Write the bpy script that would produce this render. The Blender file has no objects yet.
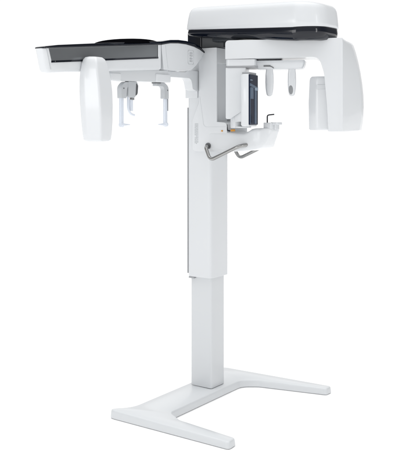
import bpy, bmesh, math
from mathutils import Vector, Matrix

S = bpy.context.scene
COL = S.collection
PI = math.pi

# ------------------------------------------------------------------ materials
def mat(name, color, rough=0.35, metal=0.0, coat=0.0, coat_rough=0.1, var=0.0, bump=0.0, bscale=900, spec=0.5):
    m = bpy.data.materials.new(name); m.use_nodes = True
    nt = m.node_tree; b = nt.nodes['Principled BSDF']
    b.inputs['Base Color'].default_value = (*color, 1)
    b.inputs['Roughness'].default_value = rough
    b.inputs['Metallic'].default_value = metal
    b.inputs['Coat Weight'].default_value = coat
    b.inputs['Coat Roughness'].default_value = coat_rough
    b.inputs['Specular IOR Level'].default_value = spec
    tc = nt.nodes.new('ShaderNodeTexCoord')
    if var > 0:
        n = nt.nodes.new('ShaderNodeTexNoise'); n.inputs['Scale'].default_value = 3.5; n.inputs['Detail'].default_value = 6
        nt.links.new(tc.outputs['Object'], n.inputs['Vector'])
        mr = nt.nodes.new('ShaderNodeMapRange')
        mr.inputs['From Min'].default_value = .3; mr.inputs['From Max'].default_value = .7
        mr.inputs['To Min'].default_value = rough*(1-var); mr.inputs['To Max'].default_value = rough*(1+var)
        nt.links.new(n.outputs['Fac'], mr.inputs['Value']); nt.links.new(mr.outputs['Result'], b.inputs['Roughness'])
    if bump > 0:
        n2 = nt.nodes.new('ShaderNodeTexNoise'); n2.inputs['Scale'].default_value = bscale; n2.inputs['Detail'].default_value = 2
        nt.links.new(tc.outputs['Object'], n2.inputs['Vector'])
        bp = nt.nodes.new('ShaderNodeBump'); bp.inputs['Strength'].default_value = bump; bp.inputs['Distance'].default_value = .001
        nt.links.new(n2.outputs['Fac'], bp.inputs['Height']); nt.links.new(bp.outputs['Normal'], b.inputs['Normal'])
    return m

WHITE = mat('white_plastic', (.685, .705, .725), .30, coat=.45, coat_rough=.06, var=.04)
PAINT = mat('white_powder_coat', (.63, .65, .668), .33, coat=.25, coat_rough=.08, var=.12, bump=.04)
SLEEVE = mat('white_sleeve_enamel', (.67, .69, .71), .32, coat=.4, coat_rough=.07, var=.04)
SHADE = mat('pale_grey_plastic', (.50, .52, .54), .42, var=.2, bump=.04)
BLACK = mat('black_gloss_plastic', (.003, .005, .011), .07, spec=.5, var=.2)
DOMEB = mat('black_satin_plastic', (.003, .003, .004), .55, spec=0)
SMOKE = mat('smoked_grey_gloss', (.035, .04, .047), .25, spec=.3)
GREYP = mat('grey_reflection_panel', (.19, .20, .21), .22, metal=.5, var=.2)  # black gloss panel whose grey reflection is put into the base colour
DARKG = mat('dark_blue_glass', (.008, .014, .034), .14, spec=.08)
SLATE = mat('slate_blue_reflection', (.07, .11, .17), .2, spec=.2)  # dim reflections and slot lines painted on the sensor glass
PALEB = mat('pale_blue_reflection', (.26, .34, .43), .2, spec=.3)  # pale reflections painted on the sensor glass
STEEL = mat('brushed_grey_handle', (.36, .36, .355), .22, metal=.9, var=.3, bump=.05)
STEELD = mat('dark_steel', (.13, .135, .14), .35, metal=.6)
SEAM = mat('seam_grey', (.34, .35, .365), .5)
LINE = mat('panel_joint_grey', (.56, .58, .60), .5)
RUB = mat('grey_rubber_pad', (.26, .27, .28), .55)
BRASS = mat('amber_knob', (.62, .27, .02), .35, coat=.3)
INK = mat('grey_ink', (.54, .56, .58), .6)
RECESS = mat('grey_recess_plastic', (.24, .255, .245), .45)
INKP = mat('pale_grey_ink', (.47, .49, .51), .6)
CLEAR = mat('frosted_clear_plastic', (.74, .79, .87), .2, coat=.5)
CLEAR.node_tree.nodes['Principled BSDF'].inputs['Transmission Weight'].default_value = .1
FLOOR = mat('studio_white_floor', (.97, .97, .97), .9, spec=0.0)

# ------------------------------------------------------------------ helpers
def link(name, bm, m, parent=None, bevel=0, seg=3, smooth=True, ang=35):
    bmesh.ops.remove_doubles(bm, verts=bm.verts, dist=1e-6)
    bmesh.ops.recalc_face_normals(bm, faces=bm.faces)
    me = bpy.data.meshes.new(name); bm.to_mesh(me); bm.free()
    me.materials.append(m)
    o = bpy.data.objects.new(name, me); COL.objects.link(o)
    if parent is not None: o.parent = parent
    if smooth:
        for p in me.polygons: p.use_smooth = True
        me.set_sharp_from_angle(angle=math.radians(ang))
    if bevel > 0:
        b = o.modifiers.new('bevel', 'BEVEL'); b.width = bevel; b.segments = seg
        b.limit_method = 'ANGLE'; b.angle_limit = math.radians(32); b.harden_normals = True
        b.use_clamp_overlap = True
    return o

def fillet(pts, r, n=6):
    """round every corner of a 2D polygon; r is one radius or a list"""
    out = []; N = len(pts)
    for i, p in enumerate(pts):
        ri = r[i] if isinstance(r, (list, tuple)) else r
        p = Vector(p); a = Vector(pts[i-1]) - p; b = Vector(pts[(i+1) % N]) - p
        if ri <= 1e-6: out.append(tuple(p)); continue
        la, lb = a.length, b.length; a.normalize(); b.normalize()
        th = a.angle(b); t = min(ri/math.tan(th/2), la*.49, lb*.49)
        p0 = p + a*t; p1 = p + b*t
        for k in range(n+1):
            s = k/n
            out.append(tuple(p0*(1-s)**2 + p*2*s*(1-s) + p1*s*s))
    return out

def loft(bm, rings, cap=True):
    vs = [[bm.verts.new(p) for p in r] for r in rings]
    n = len(rings[0])
    for i in range(len(vs)-1):
        for j in range(n):
            k = (j+1) % n
            bm.faces.new((vs[i][j], vs[i][k], vs[i+1][k], vs[i+1][j]))
    if cap:
        bm.faces.new(list(reversed(vs[0]))); bm.faces.new(vs[-1])

AX = {'z': lambda u, v, w: (u, v, w), 'y': lambda u, v, w: (u, w, v), 'x': lambda u, v, w: (w, u, v)}
def prism(bm, poly, axis, c0, c1):
    f = AX[axis]
    loft(bm, [[f(u, v, c0) for u, v in poly], [f(u, v, c1) for u, v in poly]])

def box(bm, x0, x1, y0, y1, z0, z1, M=None):
    r = [(x0, y0), (x1, y0), (x1, y1), (x0, y1)]
    rr = [[Vector((x, y, z)) for x, y in r] for z in (z0, z1)]
    if M is not None: rr = [[M @ v for v in q] for q in rr]
    loft(bm, rr)

def rrect(x0, x1, y0, y1, r, n=6):
    return fillet([(x0, y0), (x1, y0), (x1, y1), (x0, y1)], r, n)

def smooth_path(pts, r=.03, n=7):
    out = [Vector(pts[0])]
    for i in range(1, len(pts)-1):
        p = Vector(pts[i]); a = Vector(pts[i-1])-p; b = Vector(pts[i+1])-p
        t = min(r, a.length*.48, b.length*.48); p0 = p+a.normalized()*t; p1 = p+b.normalized()*t
        for k in range(n+1):
            s = k/n; out.append(p0*(1-s)**2+p*2*s*(1-s)+p1*s*s)
    out.append(Vector(pts[-1])); return out

def tube(bm, pts, rad, n=16):
    pts = [Vector(p) for p in pts]; rings = []
    d = (pts[1]-pts[0]).normalized()
    up = Vector((0, 0, 1)) if abs(d.z) < .9 else Vector((1, 0, 0))
    x = d.cross(up).normalized()
    for i, p in enumerate(pts):
        if 0 < i < len(pts)-1: d = ((pts[i+1]-p).normalized()+(p-pts[i-1]).normalized()).normalized()
        elif i: d = (p-pts[i-1]).normalized()
        x = (x-d*x.dot(d)).normalized(); y = d.cross(x)
        r = rad[i] if isinstance(rad, (list, tuple)) else rad
        rings.append([p+(x*math.cos(2*PI*k/n)+y*math.sin(2*PI*k/n))*r for k in range(n)])
    loft(bm, rings)

def boolean_cut(o, cutter):
    m = o.modifiers.new('cut', 'BOOLEAN'); m.operation = 'DIFFERENCE'; m.object = cutter; m.solver = 'EXACT'
    # keep the cut before the bevel
    order = [x.name for x in o.modifiers]
    o.modifiers.move(len(order)-1, 0)
    bev = [x for x in o.modifiers if x.type == 'BEVEL']
    for b in bev: b.show_viewport = False
    dg = bpy.context.evaluated_depsgraph_get(); dg.update()
    me = bpy.data.meshes.new_from_object(o.evaluated_get(dg))
    o.modifiers.remove(o.modifiers[0]); old = o.data; o.data = me; me.name = old.name
    for b in bev: b.show_viewport = True
    for p in me.polygons: p.use_smooth = True
    me.set_sharp_from_angle(angle=math.radians(35))
    bpy.data.objects.remove(cutter)

# ------------------------------------------------------------------ floor
bm = bmesh.new()
box(bm, -60, 60, -60, 60, -.05, 0)
fl = link('floor', bm, FLOOR, smooth=False); fl['kind'] = 'structure'

# ------------------------------------------------------------------ the machine
root = bpy.data.objects.new('dental_xray_machine', None); COL.objects.link(root)
root['label'] = 'white free-standing dental x-ray machine with rotating arm, long side arm and two-footed base'
root['category'] = 'x-ray machine'

# base: C-shaped foot frame ----------------------------------------------------
plan = [(-.195, -.648), (.574, -.656), (.568, -.585), (.215, -.548), (.112, -.49),
        (.112, .18), (.195, .236), (.577, .325), (.580, .392), (-.13, .335), (-.098, .24), (-.098, -.55)]
rad = [.03, .022, .022, .05, .05, .08, .06, .022, .022, .05, .10, .14]
P = fillet(plan, rad, 8)
def inset(poly, d):
    out = []; n = len(poly)
    for i in range(n):
        a = Vector(poly[i-1]); p = Vector(poly[i]); b = Vector(poly[(i+1) % n])
        e1 = (p-a).normalized() if (p-a).length > 1e-7 else (b-p).normalized()
        e2 = (b-p).normalized() if (b-p).length > 1e-7 else e1
        nn = (Vector((-e1.y, e1.x))+Vector((-e2.y, e2.x))).normalized()
        out.append(tuple(p+nn*d))
    return out
bm = bmesh.new()
rings = []
for z, ins in [(.002, .003), (.006, 0), (.032, .002), (.039, .0035), (.043, .006), (.045, .009)]:
    rings.append([(x, y, z) for x, y in inset(P, ins)])
loft(bm, rings, cap=False)
from mathutils.geometry import delaunay_2d_cdt
for ring in (rings[0], rings[-1]):
    n_ = len(ring)
    V2, _, F2, _, _, _ = delaunay_2d_cdt([Vector((p[0], p[1])) for p in ring], [], [list(range(n_))], 1, 1e-7)
    vv = [bm.verts.new((v.x, v.y, ring[0][2])) for v in V2]
    for f in F2: bm.faces.new([vv[i] for i in f])
for v in bm.verts:
    if v.co.z > .02: v.co.z -= .008*(v.co.x+.1)/.68
base = link('base', bm, PAINT, root, ang=40)

# lower column and sleeve --------------------------------------------------------
bm = bmesh.new()
prism(bm, rrect(-.072, .070, -.066, .066, .014), 'z', .046, .80)
link('lower_column', bm, PAINT, root, bevel=.002)
bm = bmesh.new()
prism(bm, rrect(-.078, .081, -.0885, .092, .022, 8), 'z', .657, 1.90)
slv = link('column_sleeve', bm, SLEEVE, root, bevel=.004)
bm = bmesh.new()       # rear cable channel of the sleeve
box(bm, -.087, -.0785, -.078, .07, .672, 1.60)
link('rear_channel', bm, SEAM, slv, bevel=.002)
bm = bmesh.new()
box(bm, -.070, -.035, -.086, .08, .648, .6565)
link('bottom_stop', bm, SEAM, slv)

# carriage -------------------------------------------------------------------
prof = [(-.06, 1.925), (-.06, 1.66), (.012, 1.66), (.012, 1.63), (-.033, 1.53), (-.033, 1.357),
        (.20, 1.357), (.20, 1.520), (.130, 1.520), (.130, 1.925)]
prof = [(.010, 1.925), (.012, 1.625), (-.033, 1.525), (-.033, 1.357), (.20, 1.357), (.195, 1.515), (.130, 1.520), (.130, 1.925)]
bm = bmesh.new()
prism(bm, fillet(prof, [.004, .03, .02, .030, .01, .02, .001, .004], 8), 'y', -.103, .103)
car = link('carriage', bm, WHITE, root, bevel=.006, seg=3)
bm = bmesh.new(); box(bm, .045, .20, -.094, .094, 1.522, 1.842)
cut = link('cutter', bm, WHITE, None, smooth=False)
boolean_cut(car, cut)
bm = bmesh.new(); box(bm, .046, .052, -.093, .093, 1.523, 1.841)
link('recess_liner', bm, RECESS, car)
bm = bmesh.new(); box(bm, .053, .060, -.090, .03, 1.801, 1.816)
link('recess_rail', bm, SEAM, car)
# joint line on the carriage side
bm = bmesh.new()
def ribbon(bm, pts, w, axis, c0, c1):
    for i in range(len(pts)-1):
        p = Vector(pts[i]); q = Vector(pts[i+1]); d = (q-p).normalized(); nrm = Vector((-d.y, d.x))*w/2
        prism(bm, [tuple(p-nrm-d*w*.2), tuple(q-nrm+d*w*.2), tuple(q+nrm+d*w*.2), tuple(p+nrm-d*w*.2)], axis, c0-.0001*(i % 2), c1)
ln = smooth_path([(.018, 1.66, 0), (.045, 1.492, 0), (.19, 1.494, 0)], .022)
ribbon(bm, [(p.x, p.y) for p in ln], .0016, 'y', -.1036, -.1025)
link('joint_line', bm, LINE, car)
# label with rows of tiny illegible print
bm = bmesh.new()
import random
random.seed(4)
for c in range(3):
    x = -.016 + c*.0085
    z = 1.512
    while z > 1.405:
        h = random.uniform(.003, .008)
        if not (c == 0 and 1.44 < z < 1.452):
            box(bm, x, x+.0052, -.1037, -.1028, z-h, z)
        z -= h+random.uniform(.0018, .0032)
link('printed_label', bm, INKP, car, smooth=False)

# chin rest table: loft along x ------------------------------------------------
bm = bmesh.new(); rings = []
#        x     y0     y1    z0     z1    r
T = [(.02, -.100, .098, 1.362, 1.470, .02), (.10, -.104, .100, 1.358, 1.471, .02), (.20, -.106, .100, 1.359, 1.467, .022),
     (.255, -.106, .100, 1.361, 1.462, .022), (.305, -.105, .095, 1.365, 1.462, .022), (.330, -.104, .085, 1.368, 1.471, .02),
     (.350, -.103, .07, 1.371, 1.483, .02), (.372, -.102, .06, 1.375, 1.487, .02), (.405, -.099, .05, 1.386, 1.488, .02),
     (.420, -.092, .03, 1.402, 1.488, .018), (.435, -.080, .022, 1.430, 1.488, .014), (.448, -.062, .016, 1.462, 1.487, .010), (.452, -.055, .014, 1.470, 1.485, .006)]
for x, y0, y1, z0, z1, r in T:
    rings.append([(x, u, v) for u, v in rrect(y0, y1, z0, z1, r, 6)])
loft(bm, rings)
tab = link('chin_rest_table', bm, WHITE, root, ang=50)
bm = bmesh.new()
prism(bm, rrect(.405, .452, -.070, -.012, .006), 'z', 1.484, 1.516)
prism(bm, rrect(.440, .482, -.056, -.002, .006), 'z', 1.505, 1.518)
prism(bm, rrect(.415, .462, -.040, .004, .006), 'z', 1.480, 1.512)
link('chin_block', bm, WHITE, tab, bevel=.002)
bm = bmesh.new()
tube(bm, smooth_path([(.418, -.050, 1.510), (.418, -.050, 1.556), (.446, -.026, 1.560)], .010), .0034)
link('bite_rod', bm, BLACK, tab)
bm = bmesh.new()
tube(bm, smooth_path([(.192, -.097, 1.505), (.196, -.099, 1.474), (.214, -.100, 1.471)], .008), .0038)
link('lever', bm, BLACK, tab)
bm = bmesh.new()
tube(bm, [(.218, -.098, 1.474), (.240, -.088, 1.475)], .0062)
link('adjusting_knob', bm, BRASS, tab, bevel=.001)
bm = bmesh.new()
tube(bm, [(.162, -.104, 1.471), (.170, -.104, 1.471)], .0045)
link('adjusting_knob', bm, BRASS, tab, bevel=.001)

# handles ------------------------------------------------------------------------
for s in (-1, 1):
    y = .104 if s > 0 else -.106
    bm = bmesh.new()
    pts = [(.075, y-s*.004, 1.388), (.080, y+s*.030, 1.382), (.118, y+s*.042, 1.312), (.300, y+s*.036, 1.392), (.322, y-s*.006, 1.398)]
    tube(bm, smooth_path(pts, .030, 10), .0098, 20)
    h = link('patient_handle', bm, STEEL, root)
    bm = bmesh.new()
    tube(bm, [(.075, y-s*.006, 1.388), (.0752, y+s*.004, 1.388)], .017, 24)
    link('handle_flange', bm, STEELD, h, bevel=.001)

# neck above the carriage ---------------------------------------------------------
bm = bmesh.new()
prism(bm, rrect(-.075, .02, -.092, .092, .006), 'z', 1.89, 2.012)
nk = link('neck', bm, BLACK, root, bevel=.002)
bm = bmesh.new()
prism(bm, [(.0205, -.088), (.155, -.072), (.165, .07), (.0205, .088)], 'z', 1.926, 2.005)
link('neck_cover', bm, SMOKE, nk, bevel=.002)

# hood ------------------------------------------------------------------------
def hood_plan(ins, x0=-.028, x1=.775, hw=.183):
    pts = [(x0+ins, -hw+ins), (x1-.10, -hw+ins), (x1-ins, -hw*.55+ins*.5), (x1-ins, hw*.55-ins*.5), (x1-.10, hw-ins), (x0+ins, hw-ins)]
    return fillet(pts, [.035, .10, .16, .16, .10, .035], 10)
def hb_(x, z):   # lower edge of the white shell
    t = max(0, min(1, (x-.58)/.19))
    return z - .026*max(0, min(x, .58))/.58 + .006*t*t*(3-2*t)
def sag(x, z):   # the crown falls off toward the nose
    return z - .018*max(0, (x-.35)/.45)**2 - .010*max(0, x)/.8
bm = bmesh.new(); rings = []
for z, ins in [(2.0245, .010), (2.0225, .004), (2.026, 0), (2.05, .001), (2.085, .004), (2.115, .008), (2.131, .015), (2.142, .026), (2.149, .046), (2.153, .08), (2.156, .13)]:
    w = (z-2.02)/.13
    rings.append([(x + .006*w if x < 0 else x, y, hb_(x, z) if z < 2.03 else sag(x, z)) for x, y in hood_plan(ins)])
loft(bm, rings)
hood = link('hood', bm, WHITE, root, ang=60)
bm = bmesh.new(); rings = []     # glossy black belly
for z, ins, k in [(2.030, .010, 0), (2.018, .006, .0), (2.006, .004, .25), (1.995, .008, .6), (1.988, .022, 1), (1.984, .05, 1)]:
    ring = []
    for x, y in hood_plan(ins):
        t = max(0, min(1, (x-.05)/.50)); t = t*t*(3-2*t)
        ring.append((x, y, hb_(x, z) - k*.028*t ))
    rings.append(ring)
loft(bm, rings)
link('belly', bm, BLACK, hood, ang=50)
bm = bmesh.new()     # bearing that carries the rotating arm
prism(bm, [(.52+.085*math.cos(2*PI*k/40), .085*math.sin(2*PI*k/40)) for k in range(40)], 'z', 1.935, 1.975)
link('bearing', bm, BLACK, hood, bevel=.002)
bm = bmesh.new()     # smoked cable cover stepping down from the belly
prism(bm, fillet([(.10, -.12), (.36, -.13), (.44, -.06), (.44, .06), (.36, .13), (.10, .12)], .03), 'z', 1.957, 1.9835)
link('cable_cover', bm, SMOKE, hood, bevel=.006)

# rotating arm -----------------------------------------------------------------
GA = math.atan2(.409, .912)
MG = Matrix.Translation((.52, 0, 0)) @ Matrix.Rotation(GA, 4, 'Z')
def g_obj(o): o.matrix_local = MG; return o
# side-view outline in (g, z)
bm = bmesh.new()
def gsect(g_of, z): pass
# beam
bx = [(-.322, 1.948), (-.322, 1.848), (.18, 1.852), (.20, 1.948)]
# arm is one lofted shape: cross-sections follow the inverted-L centre line
def ring_x(g, n0, n1, z0, z1, r): return [(g, u, v) for u, v in rrect(n0, n1, z0, z1, r, 5)]
out = [(-.322, 1.848), (-.322, 1.946), (.283, 1.950), (.283, 1.471), (.212, 1.471), (.205, 1.60), (.190, 1.77), (.165, 1.8535), (.0, 1.852)]
out = fillet(out, [.003, .022, .004, .012, .004, .1, .12, .05, .0], 8)
prism(bm, out, 'y', -.112, .10)
arm = g_obj(link('rotating_arm', bm, WHITE, root, bevel=.007, seg=3))
# outer shell of the tube side, facetted towards the far side
bm = bmesh.new(); rings = []
for z, gx, ins in [(1.471, .372, .006), (1.476, .378, 0), (1.52, .386, 0), (1.60, .391, 0), (1.66, .389, 0), (1.72, .383, 0), (1.78, .374, 0), (1.84, .362, 0), (1.89, .349, 0), (1.925, .338, 0), (1.938, .332, .003), (1.9475, .322, .012)]:
    rings.append([(x, y, z) for x, y in fillet([(.268, -.1126+ins), (.284, -.1126+ins), (gx-.012-ins, .045), (gx-ins, .10), (gx-ins-.03, .128-ins), (.20, .13-ins), (.20, .101), (.268, .101)], [.0, .006, .03, .02, .02, .004, .001, .001], 4)])
loft(bm, rings)
sh = g_obj(link('tube_head_shell', bm, WHITE, arm, ang=40)); sh.matrix_local = Matrix.Identity(4)
# inner tube housing
bm = bmesh.new(); rings = []
for z, ins in [(1.478, .006), (1.484, 0), (1.62, -.002), (1.735, .003), (1.748, .006), (1.756, .014)]:
    rings.append([(x, y, z) for x, y in fillet([(.108+ins, -.035), (.150, -.075+ins), (.30, -.075+ins), (.30, .115-ins), (.118+ins, .115-ins)], [.012, .03, .002, .002, .02], 5)])
loft(bm, rings)
th = link('tube_housing', bm, WHITE, arm, ang=40)
bm = bmesh.new()
box(bm, .150, .208, -.0765, -.0745, 1.690, 1.712)
link('housing_band', bm, PAINT, arm, bevel=.0007)
# sensor-side leg
bm = bmesh.new()
prism(bm, rrect(-.3205, -.165, -.105, .09, .02), 'z', 1.812, 1.8475)
prism(bm, fillet([(-.3205, 1.803), (-.3205, 1.535), (-.300, 1.535), (-.235, 1.575), (-.215, 1.60), (-.215, 1.803)], [.002, .01, .01, .03, .02, .002]), 'y', -.104, .03)
lg = link('sensor_leg', bm, WHITE, arm, bevel=.006)
bm = bmesh.new()
prism(bm, rrect(-.3215, -.16, -.1065, .088, .02), 'z', 1.8035, 1.8118)
link('seam_ring', bm, SEAM, arm)
bm = bmesh.new()
tube(bm, [(-.270, -.045, 1.488), (-.270, -.045, 1.60)], .034, 40)
link('lower_shaft', bm, WHITE, arm, bevel=.004)

# sensor unit -------------------------------------------------------------------
MS = Matrix.Translation((.413, -.226, 0)) @ Matrix.Rotation(math.radians(14.5), 4, 'Z')
bm = bmesh.new(); rings = []
for z, ins in [(1.497, .006), (1.503, 0), (1.760, 0), (1.768, .006)]:
    rings.append([(x, y, z) for x, y in fillet([(-.048+ins, 0+ins), (-.002, 0+ins), (-.002, .150-ins), (-.048+ins, .150-ins)], [.024, .006, .006, .02], 6)])
loft(bm, rings)
su = link('sensor_unit', bm, WHITE, root, ang=50); su.matrix_local = MS
bm = bmesh.new()
prism(bm, rrect(.003, .147, 1.505, 1.766, .006), 'x', -.003, .004)
sg = link('sensor_glass', bm, DARKG, su, bevel=.0015)
bm = bmesh.new()     # slot lines and reflections of the glass, put in as coloured bars
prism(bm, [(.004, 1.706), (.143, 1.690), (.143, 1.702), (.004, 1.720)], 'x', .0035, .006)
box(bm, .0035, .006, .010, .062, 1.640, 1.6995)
link('reflection_band', bm, SLATE, su)
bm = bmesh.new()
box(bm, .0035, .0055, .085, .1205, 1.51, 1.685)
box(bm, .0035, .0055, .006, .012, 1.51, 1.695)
link('reflection_slat', bm, SLATE, su)
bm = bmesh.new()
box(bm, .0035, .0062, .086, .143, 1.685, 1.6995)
link('reflection_patch', bm, PALEB, su)  # pale reflection laid on the glass as a coloured bar
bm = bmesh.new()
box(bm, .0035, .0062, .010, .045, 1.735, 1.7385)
link('reflection_patch', bm, PALEB, su)
bm = bmesh.new()
prism(bm, rrect(-.046, .0, .012, .145, .02), 'z', 1.7685, 1.778)
link('sensor_cap', bm, SEAM, su, bevel=.002)
bm = bmesh.new()
prism(bm, rrect(-.085, -.02, .02, .12, .02), 'z', 1.489, 1.4965)
link('sensor_foot', bm, PAINT, su, bevel=.002)
bm = bmesh.new()
prism(bm, fillet([(-.047, .05), (-.047, .14), (-.10, .135), (-.10, .06)], .01), 'z', 1.52, 1.74)
link('sensor_bracket', bm, WHITE, su, bevel=.003)

# temple support -----------------------------------------------------------------
bm = bmesh.new(); rings = []
for z, ins in [(1.797, .024), (1.800, .014), (1.810, .007), (1.825, .002), (1.840, 0), (1.843, .003)]:
    rings.append([(x, y, z) for x, y in rrect(-.185+ins, .088-ins, -.045+ins*.6, .075-ins*.6, .018, 6)])
loft(bm, rings)
ts = g_obj(link('temple_support', bm, WHITE, root, ang=50))
bm = bmesh.new()
prism(bm, rrect(-.165, -.035, -.037, .06, .012), 'z', 1.8425, 1.853)
link('support_collar', bm, BLACK, ts)
bm = bmesh.new()
box(bm, -.128, -.092, -.0485, -.03, 1.811, 1.8165)
tube(bm, smooth_path([(-.095, -.047, 1.813), (-.082, -.047, 1.808), (-.075, -.046, 1.802)], .005), .002)
link('clip', bm, STEELD, ts)
for gx, turn in ((-.100, -.5), (.018, .15)):
    bm = bmesh.new(); rings = []
    for z, w, d in [(1.812, .013, .010), (1.80, .0145, .011), (1.77, .0175, .012), (1.73, .0180, .012), (1.70, .0170, .011), (1.68, .0150, .010), (1.665, .0125, .008), (1.658, .0085, .006), (1.656, .004, .003)]:
        ring = []
        for k in range(24):
            a = 2*PI*k/24
            c, s_ = math.cos(a), math.sin(a)
            ring.append((gx + 1.22*w*abs(c)**.75*(1 if c > 0 else -1), -.02 + d*abs(s_)**.75*(1 if s_ > 0 else -1), z))
        rings.append(ring)
    loft(bm, rings)
    tr = link('temple_rod', bm, WHITE, ts, ang=60)
    if gx > 0:
        bm = bmesh.new(); rings = []
        for k in range(7):
            y = -.0295 - .0032*math.sin(k/6*PI/2); sc = math.cos(k/6*PI/2)*.98+.02
            rings.append([(gx-.004+.0112*sc*math.cos(2*PI*j/28), y, 1.6905+.026*sc*math.sin(2*PI*j/28)) for j in range(28)])
        loft(bm, rings)
        link('temple_pad', bm, RUB, ts)

# ------------------------------------------------------- long side (cephalometric) arm
ZT = lambda y: 1.8395 + (y+1.36)/(.82)*.073      # top of the arm body
ZB = lambda y: 1.7335 + max(0, (y+1.36)/.86)*.052
bm = bmesh.new(); rings = []
for y, a0, a1, dz in [(-1.335, .012, .044, .024), (-1.331, .006, .050, .012), (-1.322, .002, .057, .004), (-1.310, .0, .060, 0), (-1.2, -.025, .060, 0), (-.9, -.06, .060, 0), (-.7, -.06, .060, 0), (-.508, -.06, .060, 0)]:
    zt, zb = ZT(y), ZB(y)
    sec = rrect(a0, a1, zb+dz*.3, zt, [.018, .018, .004, .004], 6)
    rings.append([(u, y + (.028*(zt-v)/(zt-zb) if y < -1.30 else 0), v) for u, v in sec])
loft(bm, rings)
ca = link('side_arm', bm, WHITE, root, ang=50)
bm = bmesh.new()     # end cap joint
def yz_line(bm, p, q, w, x0, x1):
    ribbon(bm, [p, q], w, 'x', x0, x1)
yz_line(bm, (-1.318, ZT(-1.318)), (-1.292, ZB(-1.292)+.014), .0025, .0595, .0606)
link('end_cap_joint', bm, LINE, ca)
bm = bmesh.new(); rings = []     # glossy black top strip
for y, dz in [(-1.333, .003), (-1.326, .007), (-1.25, .012), (-1.0, .015), (-.9, .016), (-.505, .016)]:
    z0 = ZT(y)+.0003; w = .062
    w0 = .062 if y > -.95 else (-.004 if y < -1.3 else .030)
    rings.append([(u, y, v) for u, v in rrect(-w0, w, z0, z0+max(.004, dz), .002, 3)])
loft(bm, rings)
link('top_strip', bm, BLACK, ca, ang=40)
bm = bmesh.new(); rings = []     # flat dome on top
for k in range(9):
    t = k/8; s_ = math.cos(t*PI/2*.96); z = math.sin(t*PI/2)
    rings.append([(-.005+.075*s_*math.cos(2*PI*j/48), -.70+.235*s_*math.sin(2*PI*j/48), ZT(-.70)+.010+.026*z+.085*(.235*s_*math.sin(2*PI*j/48))) for j in range(48)])
loft(bm, rings)
link('top_dome', bm, DOMEB, ca, ang=60)
ylist = [-1.302, -.535]
bm = bmesh.new()     # black gloss side panel, grey reflection put into its colour
prism(bm, [(-1.288, 1.786), (-.538, 1.848), (-.538, ZT(-.538)-.002), (-1.306, ZT(-1.306)-.002)], 'x', .058, .0612)
link('side_panel', bm, GREYP, ca, bevel=.0006)
bm = bmesh.new()
prism(bm, [(-1.290, 1.781), (-.532, 1.843), (-.532, 1.8515), (-1.290, 1.7895)], 'x', .058, .0622)
prism(bm, [(-.5375, 1.845), (-.5345, 1.845), (-.5345, ZT(-.5345)-.002), (-.5375, ZT(-.5375)-.002)], 'x', .058, .0616)
link('panel_slot', bm, BLACK, ca)
for y in (-1.268, -.545):
    bm = bmesh.new()
    z = 1.7857 + (y+1.290)*.0818
    tube(bm, [(.060, y, z), (.0632, y, z)], .003, 12)
    link('screw', bm, STEELD, ca)

# arm housing near the column
bm = bmesh.new()
hp = [(-.503, ZT(-.503)-.0005), (-.43, 1.928), (-.36, 1.933), (-.29, 1.9325), (-.22, 1.925), (-.165, 1.913), (-.122, 1.897), (-.150, 1.865), (-.195, 1.826), (-.235, 1.802), (-.30, 1.789), (-.485, 1.789)]
prism(bm, fillet(hp, [.002, .05, .05, .05, .05, .05, .006, .05, .05, .05, .03, .004], 4), 'y', -.06, .0605)
for v in bm.verts: v.co = Vector((v.co.y, v.co.x, v.co.z))
hs = link('arm_housing', bm, WHITE, root, bevel=.005)
bm = bmesh.new()
topc = [(-.503, ZT(-.503)), (-.43, 1.9285), (-.36, 1.9335), (-.29, 1.933), (-.22, 1.9255), (-.165, 1.9135), (-.120, 1.8965)]
th_ = [.0165, .017, .0175, .0175, .018, .018, .009]
rings = []
for (y, z), t in zip(topc, th_):
    rings.append([(u, y, v) for u, v in rrect(-.062, .063, z+.0004, z+t, .003, 3)])
loft(bm, rings)
link('housing_strip', bm, BLACK, hs, ang=40)
# second joint line and lower crease on the housing
bm = bmesh.new()
ribbon(bm, [(-.470, 1.915), (-.462, 1.86), (-.448, 1.797)], .0022, 'x', .0600, .0612)
link('joint_line', bm, LINE, hs)
# button plate: rounded outline and two small rounded squares
bm = bmesh.new()
oc = Vector((-.248, 1.866))
outl = rrect(oc.x-.026, oc.x+.026, oc.y-.037, oc.y+.037, .009, 5)
ribbon(bm, [Vector(p) for p in outl]+[Vector(outl[0])], .0022, 'x', .0600, .0614)
for dz in (.0155, -.0135):
    q = rrect(oc.x-.008, oc.x+.011, oc.y+dz-.009, oc.y+dz+.009, .003, 3)
    ribbon(bm, [Vector(p) for p in q]+[Vector(q[0])], .0030, 'x', .0600, .0617)
    q = rrect(oc.x-.004, oc.x+.007, oc.y+dz-.005, oc.y+dz+.005, .001, 2)
    prism(bm, q, 'x', .0600, .0611)
ribbon(bm, [(oc.x-.026, oc.y+.017), (oc.x-.015, oc.y+.017)], .0020, 'x', .0600, .0613)
link('button_plate', bm, INK, hs, smooth=False)
# bracket under the arm that joins it to the column
bm = bmesh.new()
bp_ = [(-.475, 1.7885), (-.475, 1.758), (-.165, 1.758), (-.150, 1.70), (-.12, 1.69), (-.0895, 1.69), (-.0895, 1.80), (-.2, 1.80), (-.22, 1.7885)]
prism(bm, fillet(bp_, [.002, .006, .05, .004, .01, 0, 0, 0, 0], 6), 'x', -.05, .004)
abk = link('arm_bracket', bm, WHITE, root, bevel=.004)
bm = bmesh.new(); box(bm, -.086, -.004, -.096, -.0888, 1.652, 1.79)
link('mounting_plate', bm, WHITE, abk, bevel=.002)

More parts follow.
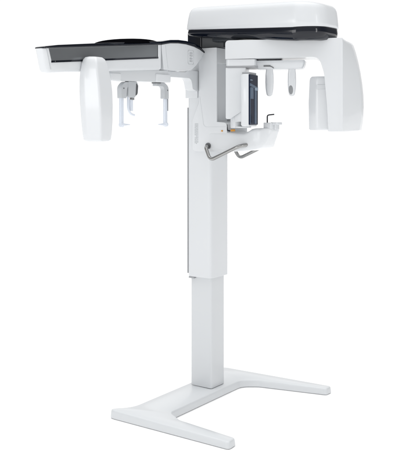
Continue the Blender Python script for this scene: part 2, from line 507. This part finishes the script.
# head positioner bar under the side arm
bm = bmesh.new()
prism(bm, fillet([(-.865, 1.720), (-.42, 1.726), (-.42, 1.790), (-.865, 1.764)], [.012, .012, .002, .002]), 'x', -.050, .040)
hb = link('positioner_bar', bm, PAINT, root, bevel=.005)
bm = bmesh.new()
prism(bm, rrect(-.53, -.405, 1.7245, 1.768, .010), 'x', -.045, .048)
link('bar_block', bm, WHITE, hb, bevel=.008)
bm = bmesh.new()
prism(bm, rrect(-.872, -.80, 1.7185, 1.7575, .010), 'x', -.045, .046)
link('bar_block', bm, WHITE, hb, bevel=.008)
def ear_holder(y, s):
    """s=+1: opens toward +y"""
    bm = bmesh.new()
    if s < 0:
        op = [(y-.090, 1.722), (y-.075, 1.7235), (y-.02, 1.7245), (y+.012, 1.705), (y+.014, 1.641), (y-.024, 1.641), (y-.024, 1.692), (y-.036, 1.706), (y-.090, 1.706)]
        rr = [.003, .01, .03, .03, .004, .004, .02, .02, .003]
    else:
        op = [(y-.016, 1.637), (y-.018, 1.695), (y+.012, 1.7185), (y+.060, 1.7185), (y+.060, 1.70), (y+.030, 1.695), (y+.022, 1.637)]
        rr = [.004, .03, .03, .003, .01, .02, .004]
    prism(bm, fillet(op, rr, 6), 'x', -.012, .016)
    h = link('ear_rod_holder', bm, SHADE, root, bevel=.003)
    bm = bmesh.new()
    prism(bm, rrect(-.004, .010, y-.012, y+.010, .004), 'z', 1.512, 1.6405)
    for v in bm.verts: v.co.z = v.co.z
    link('ear_rod', bm, CLEAR, h, bevel=.001)
    if s < 0:
        bm = bmesh.new(); box(bm, -.004, .0115, y+.0105, y+.0140, 1.578, 1.6405)
        link('steel_strip', bm, SEAM, h)
    bm = bmesh.new()
    n = 16
    tube(bm, [(.004, y-.010*s, 1.507), (.004, y+.004*s, 1.507), (.004, y+.008*s, 1.507), (.004, y+.022*s, 1.507), (.004, y+.062*s, 1.507)], [.011, .0135, .011, .006, .002], 20)
    link('ear_plug', bm, CLEAR, h)
    bm = bmesh.new()
    tube(bm, [(.0155, y+.002, 1.686), (.0172, y+.002, 1.686)], .0035, 12)
    link('screw', bm, STEELD, h)
    return h
ear_holder(-.750, 1)
ear_holder(-.396, -1)
bm = bmesh.new()     # pivot discs of the holders
tube(bm, [(0, -.470, 1.7195), (0, -.470, 1.7255)], .024, 28)
link('pivot_disc', bm, STEELD, hb)
# nose support in the middle
bm = bmesh.new()
prism(bm, fillet([(-.715, 1.722), (-.715, 1.645), (-.668, 1.640), (-.640, 1.665), (-.637, 1.705), (-.648, 1.722)], .008), 'x', -.010, .018)
ns = link('nose_support_holder', bm, SHADE, root, bevel=.003)
bm = bmesh.new()
prism(bm, fillet([(-.655, 1.716), (-.660, 1.650), (-.647, 1.66), (-.642, 1.70)], .003), 'x', .0175, .0195)
link('side_cover', bm, STEELD, ns)
bm = bmesh.new()
box(bm, -.004, .012, -.680, -.662, 1.630, 1.6405)
link('clamp', bm, STEEL, ns, bevel=.001)
bm = bmesh.new()
tube(bm, smooth_path([(.006, -.704, 1.645), (.006, -.704, 1.585), (.006, -.684, 1.560), (.006, -.655, 1.554)], .02), [.0065]*9+[.005, .002] if False else .0055, 14)
box(bm, .0, .010, -.690, -.670, 1.575, 1.632)
link('nose_rod', bm, CLEAR, ns, bevel=.001)

# ceph sensor head hanging on the camera side of the arm
bm = bmesh.new(); rings = []
#      z      a0     a1     b0      b1
H = [(1.432, .074, .150, -1.082, -1.018), (1.434, .066, .160, -1.090, -1.008), (1.441, .062, .166, -1.096, -1.000), (1.47, .059, .169, -1.099, -.997), (1.53, .055, .172, -1.104, -.995),
     (1.60, .053, .172, -1.109, -.994), (1.66, .053, .170, -1.112, -.995), (1.71, .054, .165, -1.113, -.998), (1.75, .057, .158, -1.112, -1.003), (1.788, .062, .150, -1.108, -1.008), (1.806, .066, .142, -1.102, -1.013), (1.816, .072, .132, -1.094, -1.021), (1.8195, .084, .112, -1.08, -1.035)]
for z, a0, a1, b0, b1 in H:
    sec = fillet([(a0, b0+.004), (a0+(a1-a0)*.3, b0), (a1-.003, b0+.016), (a1-.003, b1-.010), (a1-.03, b1), (a0, b1)], [.012, .05, .012, .012, .02, .006], 6)
    rings.append([(x, y, z) for x, y in sec])
loft(bm, rings)
ch = link('image_sensor_head', bm, WHITE, root, ang=55)
bm = bmesh.new()
prism(bm, rrect(.020, .110, 1.50, 1.715, .03), 'y', -.999, -.978)
link('rear_plate', bm, PAINT, ch, bevel=.004)
bm = bmesh.new()
box(bm, .0625, .12, -1.07, -1.03, 1.742, 1.780)
link('mount', bm, WHITE, ch, bevel=.002)

# ------------------------------------------------------------------ camera
cam = bpy.data.cameras.new('camera'); co = bpy.data.objects.new('camera', cam); COL.objects.link(co)
co.location = (2.774, -4.013, 1.53); co.rotation_euler = (PI/2, 0, math.radians(35.17))
cam.sensor_fit = 'HORIZONTAL'; cam.sensor_width = 36; cam.lens = 78.03
cam.shift_y = -105/400; cam.clip_start = .1; cam.clip_end = 500
S.camera = co

# ------------------------------------------------------------------ light
W = bpy.data.worlds.new('World'); S.world = W; W.use_nodes = True
nt = W.node_tree; bg = nt.nodes['Background']
tc = nt.nodes.new('ShaderNodeTexCoord')
F = Vector((-.576, .817, 0)); R = Vector((.817, .576, 0))
def dotn(v):
    n = nt.nodes.new('ShaderNodeVectorMath'); n.operation = 'DOT_PRODUCT'
    nt.links.new(tc.outputs['Generated'], n.inputs[0]); n.inputs[1].default_value = v; return n.outputs['Value']
# white cyclorama behind the machine, grey studio behind the camera
mr = nt.nodes.new('ShaderNodeMapRange'); mr.interpolation_type = 'SMOOTHSTEP'
nt.links.new(dotn(F), mr.inputs['Value'])
mr.inputs['From Min'].default_value = .72; mr.inputs['From Max'].default_value = .94
mr.inputs['To Min'].default_value = 0; mr.inputs['To Max'].default_value = .86
mf = nt.nodes.new('ShaderNodeMapRange'); mf.interpolation_type = 'SMOOTHSTEP'    # pale room behind the camera
nt.links.new(dotn(F), mf.inputs['Value'])
mf.inputs['From Min'].default_value = -.2; mf.inputs['From Max'].default_value = -.9
mf.inputs['To Min'].default_value = .20; mf.inputs['To Max'].default_value = .56
ad = nt.nodes.new('ShaderNodeMath'); ad.operation = 'ADD'
nt.links.new(mr.outputs['Result'], ad.inputs[0]); nt.links.new(mf.outputs['Result'], ad.inputs[1])
pw = nt.nodes.new('ShaderNodeMath'); pw.operation = 'MAXIMUM'; nt.links.new(dotn(Vector((0, 0, 1))), pw.inputs[0]); pw.inputs[1].default_value = 0
p3 = nt.nodes.new('ShaderNodeMath'); p3.operation = 'POWER'; nt.links.new(pw.outputs[0], p3.inputs[0]); p3.inputs[1].default_value = 4
ml = nt.nodes.new('ShaderNodeMath'); ml.operation = 'MULTIPLY_ADD'; nt.links.new(p3.outputs[0], ml.inputs[0]); ml.inputs[1].default_value = 2.9
nt.links.new(ad.outputs[0], ml.inputs[2])
nt.links.new(ml.outputs[0], bg.inputs['Strength'])
bg.inputs['Color'].default_value = (1, 1, 1, 1)

def area(name, loc, target, size, power, sy=None, color=(1, 1, 1)):
    l = bpy.data.lights.new(name, 'AREA'); l.energy = power; l.size = size; l.color = color
    if sy: l.shape = 'RECTANGLE'; l.size_y = sy
    o = bpy.data.objects.new(name, l); COL.objects.link(o); o.location = loc
    o.rotation_euler = (Vector(target)-Vector(loc)).to_track_quat('-Z', 'Y').to_euler()
    return o
# camera-left softbox, overhead bank, weak right fill
pos = lambda x, d, z: tuple(Vector((2.774, -4.013, 0)) + R*x + F*d + Vector((0, 0, z)))
area('softbox_left', pos(-4.6, .4, 2.3), (0, 0, 1.2), 2.5, 62, 2.5)
area('softbox_right', pos(3.4, 1.2, 2.2), (0, 0, 1.2), 0.45, 13, 2.2)

S.render.engine = 'CYCLES'
S.view_settings.view_transform = 'Standard'; S.view_settings.look = 'None'
S.view_settings.exposure = 0; S.view_settings.gamma = 1
S.cycles.max_bounces = 12
